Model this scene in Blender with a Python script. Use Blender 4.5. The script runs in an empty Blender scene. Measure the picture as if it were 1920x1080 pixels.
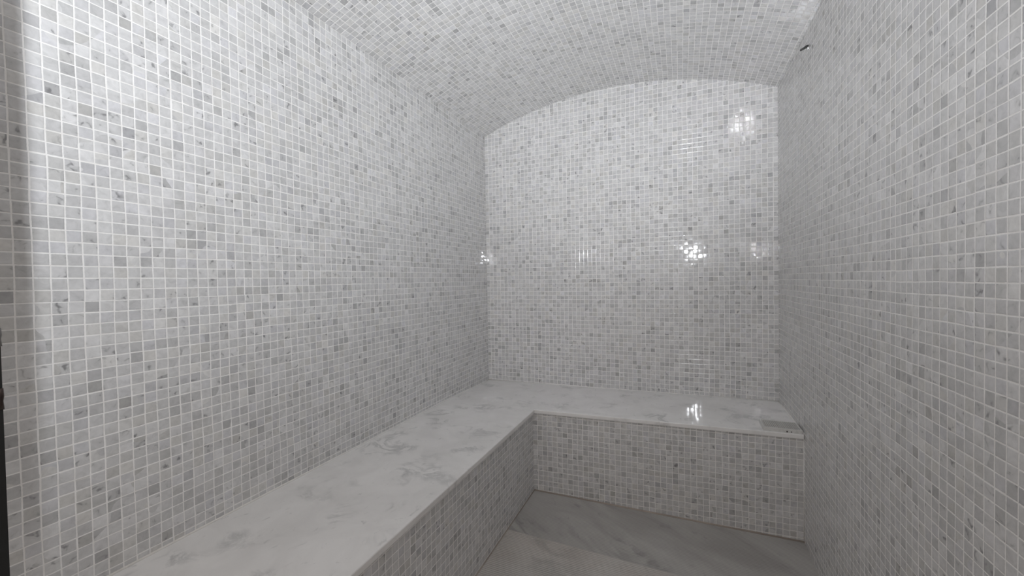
import bpy, bmesh, math, random
from mathutils import Vector, Matrix
random.seed(4)
C = bpy.context.scene.collection
SC = bpy.context.scene

# ------------------------------------------------------------------ units
# Everything is laid out in mosaic pitches (25.4 mm). Origin: back left corner at bench height.
U = 0.0254
Z0 = 17.8                       # bench height above the floor, in pitches
W, B, YF = 65.73, 20.25, -86.0  # room width, depth of the left bench, inner face of the door wall
def P(x, y, z):
    return Vector((x * U, y * U, (z + Z0) * U))

# ------------------------------------------------------------------ camera
cam = bpy.data.cameras.new('camera')
cam.sensor_width = 36.0
cam.lens = 767.4 / 1920 * 36.0
cam.clip_start = 0.02
co = bpy.data.objects.new('camera', cam); C.objects.link(co)
yaw, pitch, roll = 0.392, -0.0192, -0.0165
fwd = Vector((-math.sin(yaw) * math.cos(pitch), math.cos(yaw) * math.cos(pitch), math.sin(pitch)))
rt = Vector((math.cos(yaw), math.sin(yaw), 0)); up = rt.cross(fwd)
r2 = rt * math.cos(roll) + up * math.sin(roll); u2 = -rt * math.sin(roll) + up * math.cos(roll)
M = Matrix((r2, u2, -fwd)).transposed().to_4x4(); M.translation = P(47.43, -97.62, 25.84)
co.matrix_world = M
SC.camera = co

# ------------------------------------------------------------------ world, lights, exposure
wd = bpy.data.worlds.new('world'); SC.world = wd; wd.use_nodes = True
wd.node_tree.nodes['Background'].inputs[0].default_value = (1.0, 0.90, 0.83, 1)
wd.node_tree.nodes['Background'].inputs[1].default_value = 0.54

def lamp(name, kind, loc, target, power, col, **kw):
    l = bpy.data.lights.new(name, kind); l.energy = power; l.color = col
    for k, v in kw.items(): setattr(l, k, v)
    o = bpy.data.objects.new(name, l); C.objects.link(o); o.location = loc
    o.rotation_euler = (target - loc).to_track_quat('-Z', 'Y').to_euler()
    return o
LP = P(53, -111, 37)            # the lamp stands just outside the doorway and throws its light up and to the left
lamp('doorway_lamp', 'AREA', LP, LP + Vector((-.52, .16, .84)), 33, (0.915, 0.955, 1.0), shape='DISK', size=0.16)
lamp('added_vault_fill', 'SPOT', P(42, -104, -8), P(35, -2, 90), 105, (0.93, 0.96, 1.0), spot_size=math.radians(58), spot_blend=1.0, shadow_soft_size=0.12)  # added fill light to brighten the vault, not a lamp of the place
lamp('doorway_spot', 'SPOT', LP, P(26, 0, 96), 60, (0.93, 0.96, 1.0), spot_size=math.radians(124), spot_blend=1.0, shadow_soft_size=0.02)

SC.view_settings.view_transform = 'Standard'
SC.view_settings.look = 'None'
SC.view_settings.gamma = 1.0
SC.view_settings.exposure = -0.04
SC.view_settings.use_curve_mapping = False
SC.cycles.sample_clamp_indirect = 80.0
SC.cycles.blur_glossy = 0.0      # keep the small lamp reflections in the polished tiles sharp

# ------------------------------------------------------------------ node helpers
class NT:
    def __init__(s, name):
        s.m = bpy.data.materials.new(name); s.m.use_nodes = True
        s.t = s.m.node_tree; s.b = s.t.nodes['Principled BSDF']
    def n(s, typ, props=None, **ins):
        nd = s.t.nodes.new(typ)
        for k, v in (props or {}).items(): setattr(nd, k, v)
        for k, v in ins.items():
            key = int(k[1:]) if k[0] == 'i' and k[1:].isdigit() else k.replace('_', ' ')
            s.set(nd.inputs[key], v)
        return nd
    def set(s, sock, v):
        if isinstance(v, bpy.types.NodeSocket): s.t.links.new(v, sock)
        else: sock.default_value = v
    def math(s, op, a, b=None, c=None, clamp=False):
        nd = s.t.nodes.new('ShaderNodeMath'); nd.operation = op; nd.use_clamp = clamp
        for i, v in enumerate((a, b, c)):
            if v is not None: s.set(nd.inputs[i], v)
        return nd.outputs[0]
    def vec(s, op, a, b=None, scale=None):
        nd = s.t.nodes.new('ShaderNodeVectorMath'); nd.operation = op
        s.set(nd.inputs[0], a)
        if b is not None: s.set(nd.inputs[1], b)
        if scale is not None: s.set(nd.inputs['Scale'], scale)
        return nd.outputs['Value'] if op in ('DOT_PRODUCT', 'LENGTH') else nd.outputs[0]
    def ramp(s, fac, stops):
        nd = s.t.nodes.new('ShaderNodeValToRGB'); s.set(nd.inputs[0], fac)
        e = nd.color_ramp.elements
        while len(e) < len(stops): e.new(0.5)
        for el, (p, c) in zip(e, stops):
            el.position = p; el.color = c if len(c) == 4 else (*c, 1)
        return nd.outputs[0]
    def mix(s, fac, a, b, blend='MIX'):
        nd = s.t.nodes.new('ShaderNodeMix'); nd.data_type = 'RGBA'; nd.blend_type = blend
        s.set(nd.inputs[0], fac); s.set(nd.inputs[6], a); s.set(nd.inputs[7], b)
        return nd.outputs[2]
    def noise(s, vec, scale, detail=2, rough=0.5, dist=0.0):
        nd = s.n('ShaderNodeTexNoise', None, Vector=vec, Scale=scale, Detail=detail, Roughness=rough, Distortion=dist)
        return nd
    def smooth(s, v, a, b, lo=0.0, hi=1.0):
        nd = s.n('ShaderNodeMapRange', {'interpolation_type': 'SMOOTHSTEP'})
        s.set(nd.inputs['Value'], v); s.set(nd.inputs['From Min'], a); s.set(nd.inputs['From Max'], b)
        s.set(nd.inputs['To Min'], lo); s.set(nd.inputs['To Max'], hi)
        return nd.outputs[0]

def g(v, t=(1, 1, 1)):
    return (v * t[0], v * t[1], v * t[2], 1)

def mosaic(name, T, seed, dark=1.0):
    """polished marble mosaic; UV is in tile pitches, T the world direction of U"""
    k = NT(name)
    uv0 = k.n('ShaderNodeUVMap', {'uv_map': 'UVMap'}).outputs[0]
    wn = k.noise(k.vec('ADD', uv0, (seed * 3.1, seed * 7.7, 0)), 0.16, 2)
    off = k.vec('SCALE', k.vec('SUBTRACT', wn.outputs[1], (0.5, 0.5, 0.5)), scale=0.22)
    # sheets of mosaic, each hung a hair off its neighbour
    sh = k.n('ShaderNodeTexWhiteNoise', {'noise_dimensions': '2D'},
             Vector=k.vec('FLOOR', k.vec('ADD', k.vec('SCALE', uv0, scale=1 / 12), (seed, 0, 0))))
    off2 = k.vec('SCALE', k.vec('SUBTRACT', sh.outputs[1], (0.5, 0.5, 0.5)), scale=0.05)
    uv = k.vec('ADD', k.vec('ADD', uv0, off), off2)
    cell = k.vec('FLOOR', uv); fr = k.vec('FRACTION', uv)
    w1 = k.n('ShaderNodeTexWhiteNoise', {'noise_dimensions': '3D'}, Vector=k.vec('ADD', cell, (0.5, 0.5, seed)))
    w2 = k.n('ShaderNodeTexWhiteNoise', {'noise_dimensions': '3D'}, Vector=k.vec('ADD', cell, (0.5, 0.5, seed + 50)))
    s1 = k.n('ShaderNodeSeparateColor', None, Color=w1.outputs[1])
    s2 = k.n('ShaderNodeSeparateColor', None, Color=w2.outputs[1])
    sx = k.n('ShaderNodeSeparateXYZ', None, Vector=fr)
    fx, fy = sx.outputs[0], sx.outputs[1]
    jx = k.math('MULTIPLY', k.math('SUBTRACT', s1.outputs[1], 0.5), 0.03)
    jy = k.math('MULTIPLY', k.math('SUBTRACT', s1.outputs[2], 0.5), 0.03)
    ax = k.math('SUBTRACT', 0.5, k.math('ABSOLUTE', k.math('SUBTRACT', k.math('ADD', fx, jx), 0.5)))
    ay = k.math('SUBTRACT', 0.5, k.math('ABSOLUTE', k.math('SUBTRACT', k.math('ADD', fy, jy), 0.5)))
    ed = k.noise(uv, 5.0, 2)
    d = k.math('ADD', k.math('MINIMUM', ax, ay), k.math('MULTIPLY', k.math('SUBTRACT', ed.outputs[0], 0.5), 0.035))
    mask = k.smooth(d, 0.036, 0.060)
    # stone colour: tone of each tile, cloudy veins, the odd dark streak
    base = k.ramp(s1.outputs[0], [(0.0, g(.39)), (0.06, g(.47)), (0.22, g(.525)), (0.6, g(.565)), (0.9, g(.605)), (1.0, g(.65))])
    tint = k.ramp(s2.outputs[0], [(0.0, (1, .985, .955)), (0.25, (1, 1, 1)), (0.8, (1, .995, 1)), (1.0, (.985, .985, 1.015))])
    col = k.mix(1.0, base, tint, 'MULTIPLY')
    pos = k.vec('ADD', uv, k.vec('SCALE', w1.outputs[1], scale=60.0))
    cl = k.noise(pos, 1.6, 4, 0.6, 0.6)
    col = k.mix(1.0, col, k.ramp(cl.outputs[0], [(0.3, g(1.10)), (0.5, g(1.0)), (0.72, g(.86))]), 'MULTIPLY')
    st = k.noise(pos, 1.6, 2, 0.5, 0.5)
    thr = k.math('ADD', 0.555, k.math('MULTIPLY', s2.outputs[1], 0.21))
    sm = k.smooth(st.outputs[0], thr, k.math('ADD', thr, 0.17))
    col = k.mix(k.math('MULTIPLY', sm, 0.70), col, (.15, .15, .155, 1))
    gn = k.noise(uv0, 0.7, 3)
    grout = k.ramp(gn.outputs[0], [(0.3, (.76, .745, .725)), (0.7, (.86, .855, .845))])
    col = k.mix(mask, grout, col)
    k.set(k.b.inputs['Base Color'], col)
    k.set(k.b.inputs['Roughness'], k.math('ADD', k.math('MULTIPLY', k.math('SUBTRACT', 1, mask), 0.6), 0.06))
    k.set(k.b.inputs['Specular IOR Level'], 0.5)
    # every tile sits at its own slight tilt, its face a little pillowed
    N = k.n('ShaderNodeNewGeometry').outputs['Normal']
    Tn = k.n('ShaderNodeCombineXYZ', None, X=T[0], Y=T[1], Z=T[2]).outputs[0]
    Bn = k.vec('CROSS_PRODUCT', N, Tn)
    amp = 0.022
    tx = k.math('ADD', k.math('MULTIPLY', k.math('SUBTRACT', s2.outputs[2], 0.5), amp), k.math('MULTIPLY', k.math('SUBTRACT', fx, 0.5), 0.014))
    ty = k.math('ADD', k.math('MULTIPLY', k.math('SUBTRACT', s1.outputs[1], 0.5), amp), k.math('MULTIPLY', k.math('SUBTRACT', fy, 0.5), 0.014))
    N2 = k.vec('NORMALIZE', k.vec('ADD', N, k.vec('ADD', k.vec('SCALE', Tn, scale=tx), k.vec('SCALE', Bn, scale=ty))))
    h = k.smooth(d, 0.02, 0.11)
    bp = k.n('ShaderNodeBump', None, Strength=0.35, Distance=0.0012, Height=h, Normal=N2)
    k.set(k.b.inputs['Normal'], bp.outputs[0])
    return k.m

def marble(name, c0, c1, vein, scale=1.0, rough=0.07, stretch=(1, 1, 1), rot=0.0, ribs=0.0, warm=None):
    k = NT(name)
    tc = k.n('ShaderNodeTexCoord').outputs['Object']
    mp = k.n('ShaderNodeMapping', None, Vector=tc)
    mp.inputs['Rotation'].default_value = (0, 0, rot)
    v = k.vec('MULTIPLY', mp.outputs[0], stretch)
    n1 = k.noise(v, 2.2 * scale, 6, 0.6, 0.9)
    col = k.ramp(n1.outputs[0], [(0.3, c0), (0.7, c1)])
    wv = k.noise(v, 3.3 * scale, 7, 0.62, 0.8)
    band = k.math('SUBTRACT', 1, k.math('MULTIPLY', k.math('ABSOLUTE', k.math('SUBTRACT', wv.outputs[0], 0.5)), 14.0), clamp=True)
    cl = k.smooth(k.noise(k.vec('ADD', v, (3, 5, 1)), 2.6 * scale, 3).outputs[0], 0.50, 0.70)
    col = k.mix(k.math('MULTIPLY', k.math('MULTIPLY', band, cl), 0.60), col, vein)
    sp = k.smooth(k.noise(k.vec('MULTIPLY', k.vec('ADD', v, (7, 1, 2)), (1.7, 1, 1)), 8.0 * scale, 5, 0.62, 0.8).outputs[0], 0.60, 0.74)
    col = k.mix(k.math('MULTIPLY', sp, 0.4), col, vein)
    if warm:
        wm = k.smooth(k.noise(tc, 3.0, 3).outputs[0], 0.42, 0.62)
        col = k.mix(k.math('MULTIPLY', wm, 0.6), col, k.mix(1.0, col, warm, 'MULTIPLY'))
    k.set(k.b.inputs['Base Color'], col)
    k.b.inputs['Roughness'].default_value = rough
    fine = k.noise(tc, 60, 3)
    h = k.math('MULTIPLY', fine.outputs[0], 0.02)
    if ribs:
        sx = k.n('ShaderNodeSeparateXYZ', None, Vector=tc)
        sn = k.math('SINE', k.math('MULTIPLY', sx.outputs[1], 2 * math.pi / (0.36 * U)))
        h = k.math('ADD', h, k.math('MULTIPLY', sn, 0.5))
        gr = k.smooth(sn, -1.0, -0.2, 0.80, 1.0)     # groove shading painted into the colour, as the bump alone barely shows
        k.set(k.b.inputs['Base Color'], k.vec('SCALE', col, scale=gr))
        k.set(k.b.inputs['Normal'], k.n('ShaderNodeBump', None, Strength=ribs, Distance=0.0014, Height=h).outputs[0])
    else:
        k.set(k.b.inputs['Normal'], k.n('ShaderNodeBump', None, Strength=0.15, Distance=0.001, Height=h).outputs[0])
    return k.m

def plain(name, col, rough=0.5, metal=0.0, nscale=40.0, var=0.15):
    k = NT(name)
    tc = k.n('ShaderNodeTexCoord').outputs['Object']
    nz = k.noise(tc, nscale, 3)
    k.set(k.b.inputs['Base Color'], k.mix(nz.outputs[0], tuple(c * (1 - var) for c in col[:3]) + (1,), tuple(min(1, c * (1 + var)) for c in col[:3]) + (1,)))
    k.b.inputs['Roughness'].default_value = rough; k.b.inputs['Metallic'].default_value = metal
    return k.m

M_left = mosaic('mosaic_left', (0, 1, 0), 1)
M_right = mosaic('mosaic_right', (0, -1, 0), 2)
M_back = mosaic('mosaic_back', (1, 0, 0), 3)
M_vault = mosaic('mosaic_vault', (0, 1, 0), 4)
M_pl = mosaic('mosaic_bench_side', (0, 1, 0), 5)
M_pb = mosaic('mosaic_bench_front', (1, 0, 0), 6)
M_front = mosaic('mosaic_door_wall', (-1, 0, 0), 7)
M_slab = marble('bench_marble', (.71, .70, .69, 1), (.82, .81, .80, 1), (.36, .365, .37, 1), 2.6, 0.085)
M_floor = marble('floor_marble', (.345, .33, .315, 1), (.49, .475, .455, 1), (.20, .195, .19, 1), 1.2, 0.11, (0.75, 2.3, 1), math.radians(33), 0.12)
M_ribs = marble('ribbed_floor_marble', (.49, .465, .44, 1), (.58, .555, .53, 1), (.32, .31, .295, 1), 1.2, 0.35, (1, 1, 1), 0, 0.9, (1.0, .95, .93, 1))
M_caulk = plain('caulk', (.74, .73, .71), 0.5)
M_stain = plain('stained_caulk', (.36, .31, .27), 0.6, 0, 9.0, 0.4)
M_black = plain('black_metal', (.006, .006, .006), 0.4, 0.0)
M_hinge = plain('dark_bronze', (.06, .045, .04), 0.3, 0.9)
M_hinge2 = plain('smoked_plastic', (.10, .095, .09), 0.4, 0.0)
M_vent = marble('vent_marble', (.56, .555, .54, 1), (.64, .635, .62, 1), (.3, .3, .29, 1), 6, 0.3)
M_steel = plain('white_flange', (.80, .80, .80), 0.25, 0.0)

# ------------------------------------------------------------------ mesh helpers
def link(name, bm, mats, parent=None, smooth=False):
    me = bpy.data.meshes.new(name); bm.normal_update(); bm.to_mesh(me); bm.free()
    for m in (mats if isinstance(mats, (list, tuple)) else [mats]): me.materials.append(m)
    if smooth:
        for p in me.polygons: p.use_smooth = True
    o = bpy.data.objects.new(name, me); C.objects.link(o)
    if parent: o.parent = parent
    return o
def struct(o):
    o['kind'] = 'structure'; return o
def empty(name, loc, label, cat):
    o = bpy.data.objects.new(name, None); C.objects.link(o); o.location = loc
    o.empty_display_size = 0.05; o['label'] = label; o['category'] = cat
    bpy.context.view_layer.update()
    return o
def part(name, bm, m, par, smooth=False):
    for v in bm.verts: v.co -= par.location
    return link(name, bm, m, par, smooth)
def uvs(bm, fn):
    """fn(world co in pitches, face normal) -> uv"""
    l = bm.loops.layers.uv.new('UVMap'); bm.normal_update()
    for f in bm.faces:
        for lp in f.loops:
            c = lp.vert.co
            lp[l].uv = fn((c.x / U, c.y / U, c.z / U - Z0), f.normal)
def prism(poly, ext):
    """extrude a polygon (list of Vector) by the vector ext"""
    bm = bmesh.new()
    a = [bm.verts.new(p) for p in poly]; b = [bm.verts.new(p + ext) for p in poly]
    bm.faces.new(a); bm.faces.new(b[::-1]); n = len(a)
    for i in range(n): bm.faces.new((a[i], b[i], b[(i + 1) % n], a[(i + 1) % n]))
    bmesh.ops.recalc_face_normals(bm, faces=bm.faces)
    return bm
def box(x0, x1, y0, y1, z0, z1):
    return prism([P(x0, y0, z0), P(x1, y0, z0), P(x1, y1, z0), P(x0, y1, z0)], Vector((0, 0, (z1 - z0) * U)))
def tube(pts, r, seg=10, taper=None):
    bm = bmesh.new(); rings = []
    for i, p in enumerate(pts):
        d = (pts[min(i + 1, len(pts) - 1)] - pts[max(i - 1, 0)]).normalized()
        a = d.orthogonal().normalized() if i == 0 else (a0 - d * a0.dot(d)).normalized()
        a0 = a; b = d.cross(a); rr = r * (taper[i] if taper else 1)
        rings.append([bm.verts.new(p + (a * math.cos(t) + b * math.sin(t)) * rr) for t in [2 * math.pi * j / seg for j in range(seg)]])
    for q in range(len(rings) - 1):
        for j in range(seg):
            bm.faces.new((rings[q][j], rings[q][(j + 1) % seg], rings[q + 1][(j + 1) % seg], rings[q + 1][j]))
    bm.faces.new(rings[0][::-1]); bm.faces.new(rings[-1])
    bmesh.ops.recalc_face_normals(bm, faces=bm.faces)
    return bm
def join(bms):
    out = bmesh.new()
    for b in bms:
        me = bpy.data.meshes.new('tmp'); b.to_mesh(me); b.free(); out.from_mesh(me); bpy.data.meshes.remove(me)
    return out
def bevel(o, w, seg=3, ang=40):
    m = o.modifiers.new('bevel', 'BEVEL'); m.width = w; m.segments = seg; m.limit_method = 'ANGLE'; m.angle_limit = math.radians(ang)
    for p in o.data.polygons: p.use_smooth = True
    wn = o.modifiers.new('wn', 'WEIGHTED_NORMAL'); wn.keep_sharp = False
    return o

# ------------------------------------------------------------------ room shell
HL, HR, AP = 63.5, 63.85, 70.2      # springing of the vault left and right, its crown
def arch(n=48):
    """points of the vault curve from left to right with arc length"""
    half = W / 2; rise = AP - (HL + HR) / 2; R = (half * half + rise * rise) / (2 * rise)
    a = math.asin(half / R); out = []
    for i in range(n + 1):
        t = -a + 2 * a * i / n
        out.append((half + R * math.sin(t), AP - R + R * math.cos(t) + (HR - HL) * (i / n - 0.5), R * (t + a)))
    return out
ZF = -20.5
TH = 4.0
yb = 0.0

bm = box(-TH, 0, YF, TH, ZF, HL)
uvs(bm, lambda c, n: (c[1] + 0.16, c[2] - 0.63)); struct(link('wall_left', bm, M_left))
bm = box(W, W + TH, YF, TH, ZF, HR)
uvs(bm, lambda c, n: (-c[1] - 0.18, c[2] - 0.155)); struct(link('wall_right', bm, M_right))

poly = [P(0, 0, ZF), P(W, 0, ZF)] + [P(x, 0, z) for x, z, s in reversed(arch())]
bm = prism(poly, Vector((0, TH * U, 0)))
uvs(bm, lambda c, n: (c[0] - W + 0.83, c[2] - 0.9)); struct(link('wall_back', bm, M_back))

# vault: a thick curved shell from the back wall to beyond the door wall
bm = bmesh.new(); ar = arch(); y0, y1 = TH, YF
lay = bm.loops.layers.uv.new('UVMap')
inn = [[bm.verts.new(P(x, y, z)) for x, z, s in ar] for y in (y0, y1)]
out = [[bm.verts.new(P(x, y, z + TH)) for x, z, s in ar] for y in (y0, y1)]
def qf(vs, uv=None):
    f = bm.faces.new(vs)
    if uv:
        for lp, q in zip(f.loops, uv): lp[lay].uv = q
    return f
for i in range(len(ar) - 1):
    s0, s1 = ar[i][2], ar[i + 1][2]
    f = qf((inn[0][i], inn[0][i + 1], inn[1][i + 1], inn[1][i]), ((y0 + .3, s0), (y0 + .3, s1), (y1 + .3, s1), (y1 + .3, s0)))
    f.smooth = True
    qf((out[0][i], out[1][i], out[1][i + 1], out[0][i + 1]))
    qf((inn[0][i], out[0][i], out[0][i + 1], inn[0][i + 1])); qf((inn[1][i], inn[1][i + 1], out[1][i + 1], out[1][i]))
n = len(ar) - 1
qf((inn[0][0], inn[1][0], out[1][0], out[0][0])); qf((inn[0][n], out[0][n], out[1][n], inn[1][n]))
bmesh.ops.recalc_face_normals(bm, faces=bm.faces)
for e in bm.edges:
    if len(e.link_faces) == 2 and e.calc_face_angle(0) > 0.4: e.smooth = False
struct(link('ceiling', bm, M_vault))

# floor: falls gently to the right; smooth slab at the back, ribbed slabs towards the door
def zf(x, y): return -17.79 - 0.0309 * (x - W) + 0.0066 * (y + 21.2)
YS = -34.6
bm = bmesh.new()
rows = [(0.0, 0), (YS, 1), (-98.0, 1)]
g_ = [[bm.verts.new(P(x, y, zf(x, y))) for x in (-TH, W + TH)] for y, m in rows]
lo = [[bm.verts.new(P(x, y, -24)) for x in (-TH, W + TH)] for y, m in rows]
for i in range(2):
    f = bm.faces.new((g_[i][0], g_[i + 1][0], g_[i + 1][1], g_[i][1])); f.material_index = i
    bm.faces.new((lo[i][0], lo[i][1], lo[i + 1][1], lo[i + 1][0]))
    bm.faces.new((g_[i][0], lo[i][0], lo[i + 1][0], g_[i + 1][0])); bm.faces.new((g_[i][1], g_[i + 1][1], lo[i + 1][1], lo[i][1]))
bm.faces.new((g_[0][0], g_[0][1], lo[0][1], lo[0][0])); bm.faces.new((g_[2][0], lo[2][0], lo[2][1], g_[2][1]))
bmesh.ops.recalc_face_normals(bm, faces=bm.faces)
struct(link('floor', bm, [M_floor, M_ribs]))

# door wall with the doorway the room is seen through
JX0, JX1, JZ = 6.85, 62.0, 66.0
y1 = YF - 4.5
bms = [prism([P(JX1, y1, ZF), P(W + TH, y1, ZF), P(W + TH, y1, 61), P(JX1, y1, 67.2)], Vector((0, 4.5 * U, 0))),
       box(-TH, W + TH, y1, YF, 66.5, 76)]
bm = join(bms)
uvs(bm, lambda c, n: (-c[0], c[2])); struct(link('wall_front', bm, M_front))

# black door frame lining the opening
def frame_bar(x0, x1, z0, z1): return box(x0, x1, YF - 3.2, YF - 0.02, z0, z1)
bm = join([frame_bar(6.85, 7.24, zf(8, YF), 66.5), frame_bar(JX1 - 0.55, JX1, zf(62, YF), 66.5), frame_bar(7.24, JX1 - 0.55, 65.9, 66.5)])
o = link('trim_1', bm, M_black); struct(o)
# narrow fixed glass beside the door, between the left wall and the frame
gl = NT('glass_sidelight'); gl.t.nodes.remove(gl.b)
gtr = gl.n('ShaderNodeBsdfTransparent', None, Color=(.99, .985, .97, 1)); ggl = gl.n('ShaderNodeBsdfGlossy', None, Roughness=0.02)
mx = gl.n('ShaderNodeMixShader'); gl.set(mx.inputs[0], 0.06); gl.set(mx.inputs[1], gtr.outputs[0]); gl.set(mx.inputs[2], ggl.outputs[0])
gl.t.links.new(mx.outputs[0], gl.t.nodes['Material Output'].inputs[0])
struct(link('window_1', box(0.02, JX0 - .02, YF - 1.4, YF - 1.0, 0.05, 66), gl.m))

# ------------------------------------------------------------------ bench
bench = empty('bench', P(B, -21.2, -Z0), 'built-in L-shaped bench with polished marble seat and mosaic sides along the left and back walls', 'bench')
def front(x): return -21.25 if x <= B else -21.25 + (x - B) / (W - B) * 2.35
def zb(x, y):
    t = max(0.0, 1 + y / 24.0); t = t * t * (3 - 2 * t)
    return t * (-0.5 + 0.65 * x / W)
TK = 0.78
GP = 0.04    # joint to the walls, covered by the caulk
xs = [GP, 5, 10, 15, B] + [B + (W - GP - B) * i / 8 for i in range(1, 9)]
bm = bmesh.new(); vt = {}
def V(x, y, dz=0.0):
    key = (round(x, 3), round(y, 3), dz)
    if key not in vt: vt[key] = bm.verts.new(P(x, y, (zb(x, y) if dz == 0 else 0) + dz))
    return vt[key]
NB = 6
ybk = lambda x, j: -GP + (front(x) + GP) * (j / NB)
yl = [-21.25] + [-21.25 - (-YF - GP - 21.25) * j / 8 for j in range(1, 9)]
for dz in (0, -TK):
    for i in range(len(xs) - 1):
        for j in range(NB):
            q = [V(xs[i], ybk(xs[i], j), dz), V(xs[i], ybk(xs[i], j + 1), dz), V(xs[i + 1], ybk(xs[i + 1], j + 1), dz), V(xs[i + 1], ybk(xs[i + 1], j), dz)]
            bm.faces.new(q if dz == 0 else q[::-1])
    for i in range(4):
        for j in range(8):
            q = [V(xs[i], yl[j], dz), V(xs[i], yl[j + 1], dz), V(xs[i + 1], yl[j + 1], dz), V(xs[i + 1], yl[j], dz)]
            bm.faces.new(q if dz == 0 else q[::-1])
be = [e for e in bm.edges if e.is_boundary]
# stitch top and underside along the outline
top = [e for e in be if all(any(v is vt[k] for k in vt if k[2] == 0) for v in e.verts)]
inv = {v: k for k, v in vt.items()}
for e in top:
    a, b = e.verts; ka, kb = inv[a], inv[b]
    bm.faces.new((a, b, vt[(kb[0], kb[1], -TK)], vt[(ka[0], ka[1], -TK)]))
bmesh.ops.recalc_face_normals(bm, faces=bm.faces)
slab = part('seat_slab', bm, M_slab, bench)
bevel(slab, 0.33 * U, 4)
# tiled sides of the bench
bm = box(B - 3, B - 0.42, YF + GP, -20.9, ZF + 1, -TK)
uvs(bm, lambda c, n: (c[1] + 0.2, c[2] + 0.19)); part('side_panel', bm, M_pl, bench)
f0, f1 = front(B - .42) + 0.34, front(W) + 0.34
bm = prism([P(B - .42, f0, ZF + 1), P(W - GP, f1, ZF + 1), P(W - GP, f1 + 3, ZF + 1), P(B - .42, f0 + 3, ZF + 1)], Vector((0, 0, (-TK - ZF - 1) * U)))
uvs(bm, lambda c, n: (c[0] - W, c[2] + 0.19)); part('front_panel', bm, M_pb, bench)

# ------------------------------------------------------------------ joints
def bead(pts, r, m, name):
    return struct(link(name, tube([P(*p) for p in pts], r * U, 8), m, None, True))
r = 0.13
bead([(0, YF + .1, 0.02)] + [(0, y, zb(0, y) + .02) for y in (-40, -24, -20, -16, -12, -8, -4, 0)], r, M_caulk, 'trim_2')
bead([(x, 0, zb(x, 0) + .02) for x in (0, 20, 40, W)], .10, M_caulk, 'trim_3')
bead([(W, y, zb(W, y) + .02) for y in (0, -4, -8, -12, -16, -18.6)], .15, M_caulk, 'trim_4')
bead([(B - .42, f0, zf(B, f0)), (W, f1, zf(W, f1))], .20, M_stain, 'trim_5')
bead([(W - .02, f1 + .02, zf(W, f1)), (W - .02, f1 + .02, -.80)], .10, M_caulk, 'trim_7')
bead([(B - .42, YF, zf(B, YF)), (B - .42, f0, zf(B, f0))], .14, M_stain, 'trim_6')

# ------------------------------------------------------------------ steam outlet cover on the bench
VX0, VX1, VY0, VY1, VH = 59.95, 65.5, -18.75, -14.6, 0.62
v = empty('steam_outlet_cover', P((VX0 + VX1) / 2, (VY0 + VY1) / 2, 0.0), 'small square stone steam outlet cover on the bench corner against the right wall', 'vent cover')
rim = 0.30
part('tray', box(VX0 + rim, VX1 - rim, VY0 + rim, VY1 - rim * .7, VH - 0.17, VH - 0.13), plain('tray_grey', (.30, .29, .275), 0.5), v)
bms = [box(VX0, VX1, VY0, VY0 + rim, 0, VH), box(VX0, VX1, VY1 - rim * .7, VY1, 0, VH),
       box(VX0, VX0 + rim, VY0 + rim, VY1 - rim * .7, 0, VH), box(VX1 - rim, VX1, VY0 + rim, VY1 - rim * .7, 0, VH),
       box(VX0 + rim, VX1 - rim, VY0 + rim, VY1 - rim * .7, 0, VH - 0.17)]
bevel(part('frame', join(bms), M_vent, v), 0.05 * U, 2)
bm = bmesh.new(); nx, ny = 17, 13
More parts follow.
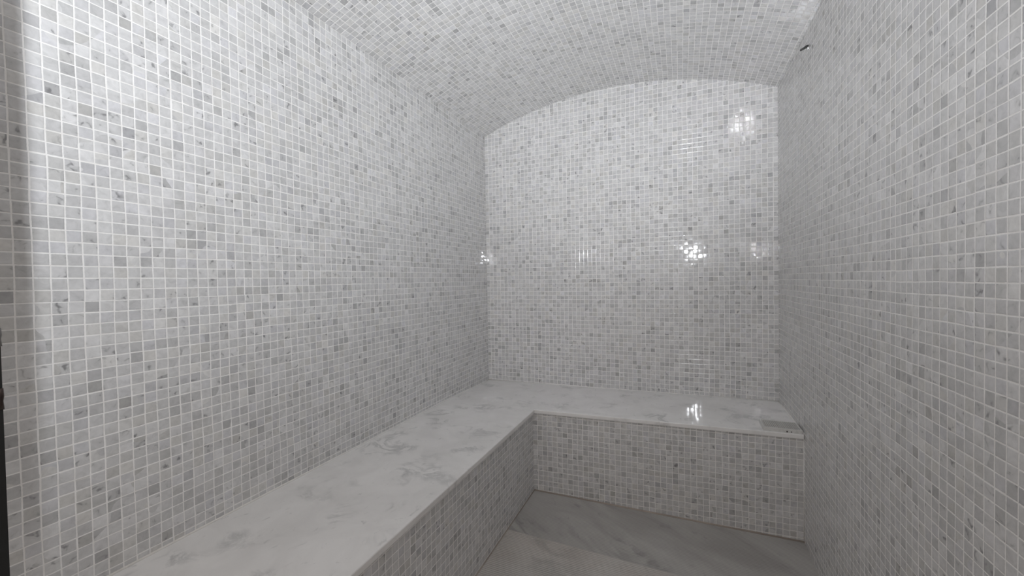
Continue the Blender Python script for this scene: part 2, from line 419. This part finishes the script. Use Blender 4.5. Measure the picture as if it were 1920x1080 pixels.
for i in range(nx):
    for j in range(ny):
        cx = VX0 + rim + (i + .5) * (VX1 - VX0 - 2 * rim) / nx; cy = VY0 + rim + (j + .5) * (VY1 - VY0 - 1.7 * rim) / ny
        a, b = .115, .11; z0, z1 = VH - .14, VH - .01
        base = [bm.verts.new(P(cx + a * s, cy + b * t, z0)) for s, t in ((-1, -1), (1, -1), (1, 1), (-1, 1))]
        tp = [bm.verts.new(P(cx + a * .35 * s, cy + b * .35 * t, z1)) for s, t in ((-1, -1), (1, -1), (1, 1), (-1, 1))]
        for q in range(4): bm.faces.new((base[q], base[(q + 1) % 4], tp[(q + 1) % 4], tp[q]))
        bm.faces.new(tp)
M_grille = marble('grille_stone', (.50, .49, .47, 1), (.58, .57, .55, 1), (.4, .4, .39, 1), 6, 0.4)
part('studded_grille', bm, M_grille, v)
M_hole = plain('hole_dark', (.05, .045, .04), 0.7)
for cx, rr in ((63.35, .13), (63.95, .10)):
    o = part('outlet_hole', tube([P(cx, VY0 - .015, .20), P(cx, VY0 + .05, .20)], rr * U, 12), M_hole, v)
    o['label'] = 'dark round outlet hole'

# ------------------------------------------------------------------ sensor on the right wall
s = empty('sensor_probe', P(W, -21.3, 61.0), 'small black sensor probe sticking out high on the right wall just under the vaulted ceiling', 'sensor')
part('flange', tube([P(W + .05, -21.3, 60.72), P(W - .12, -21.3, 60.72)], .20 * U, 16), M_steel, s)
part('probe', tube([P(W, -21.3, 61.0), P(W - .25, -21.3, 60.95), P(W - .4, -21.3, 60.88), P(W - .95, -21.3, 60.6), P(W - 1.02, -21.3, 60.56)], .21 * U, 12, [1, 1.1, .8, .7, .4]), M_black, s, True)

# ------------------------------------------------------------------ fittings on the left jamb
def clamp(name, z, hgt, mat, label):
    e = empty(name, P(7.24, YF - .5, z), label, 'hinge')
    bevel(part('plate', box(7.24, 7.42, YF - 1.4, YF - 0.25, z - hgt / 2, z + hgt / 2), mat, e), .05 * U, 2)
    part('knuckle', tube([P(7.24, YF - .16, z - hgt * .45), P(7.24, YF - .16, z - hgt * .1), P(7.24, YF - .16, z + hgt * .1), P(7.24, YF - .16, z + hgt * .45)], .2 * U, 14, [1, .8, 1, .9]), mat, e, True)
    return e

clamp('frame_hinge', 18.8, 1.5, M_hinge, 'dark bronze hinge knuckle at the left edge just above the black frame')
clamp('frame_hinge', 22.75, 1.3, M_hinge2, 'smoky grey hinge knuckle at the left edge, the upper of two')
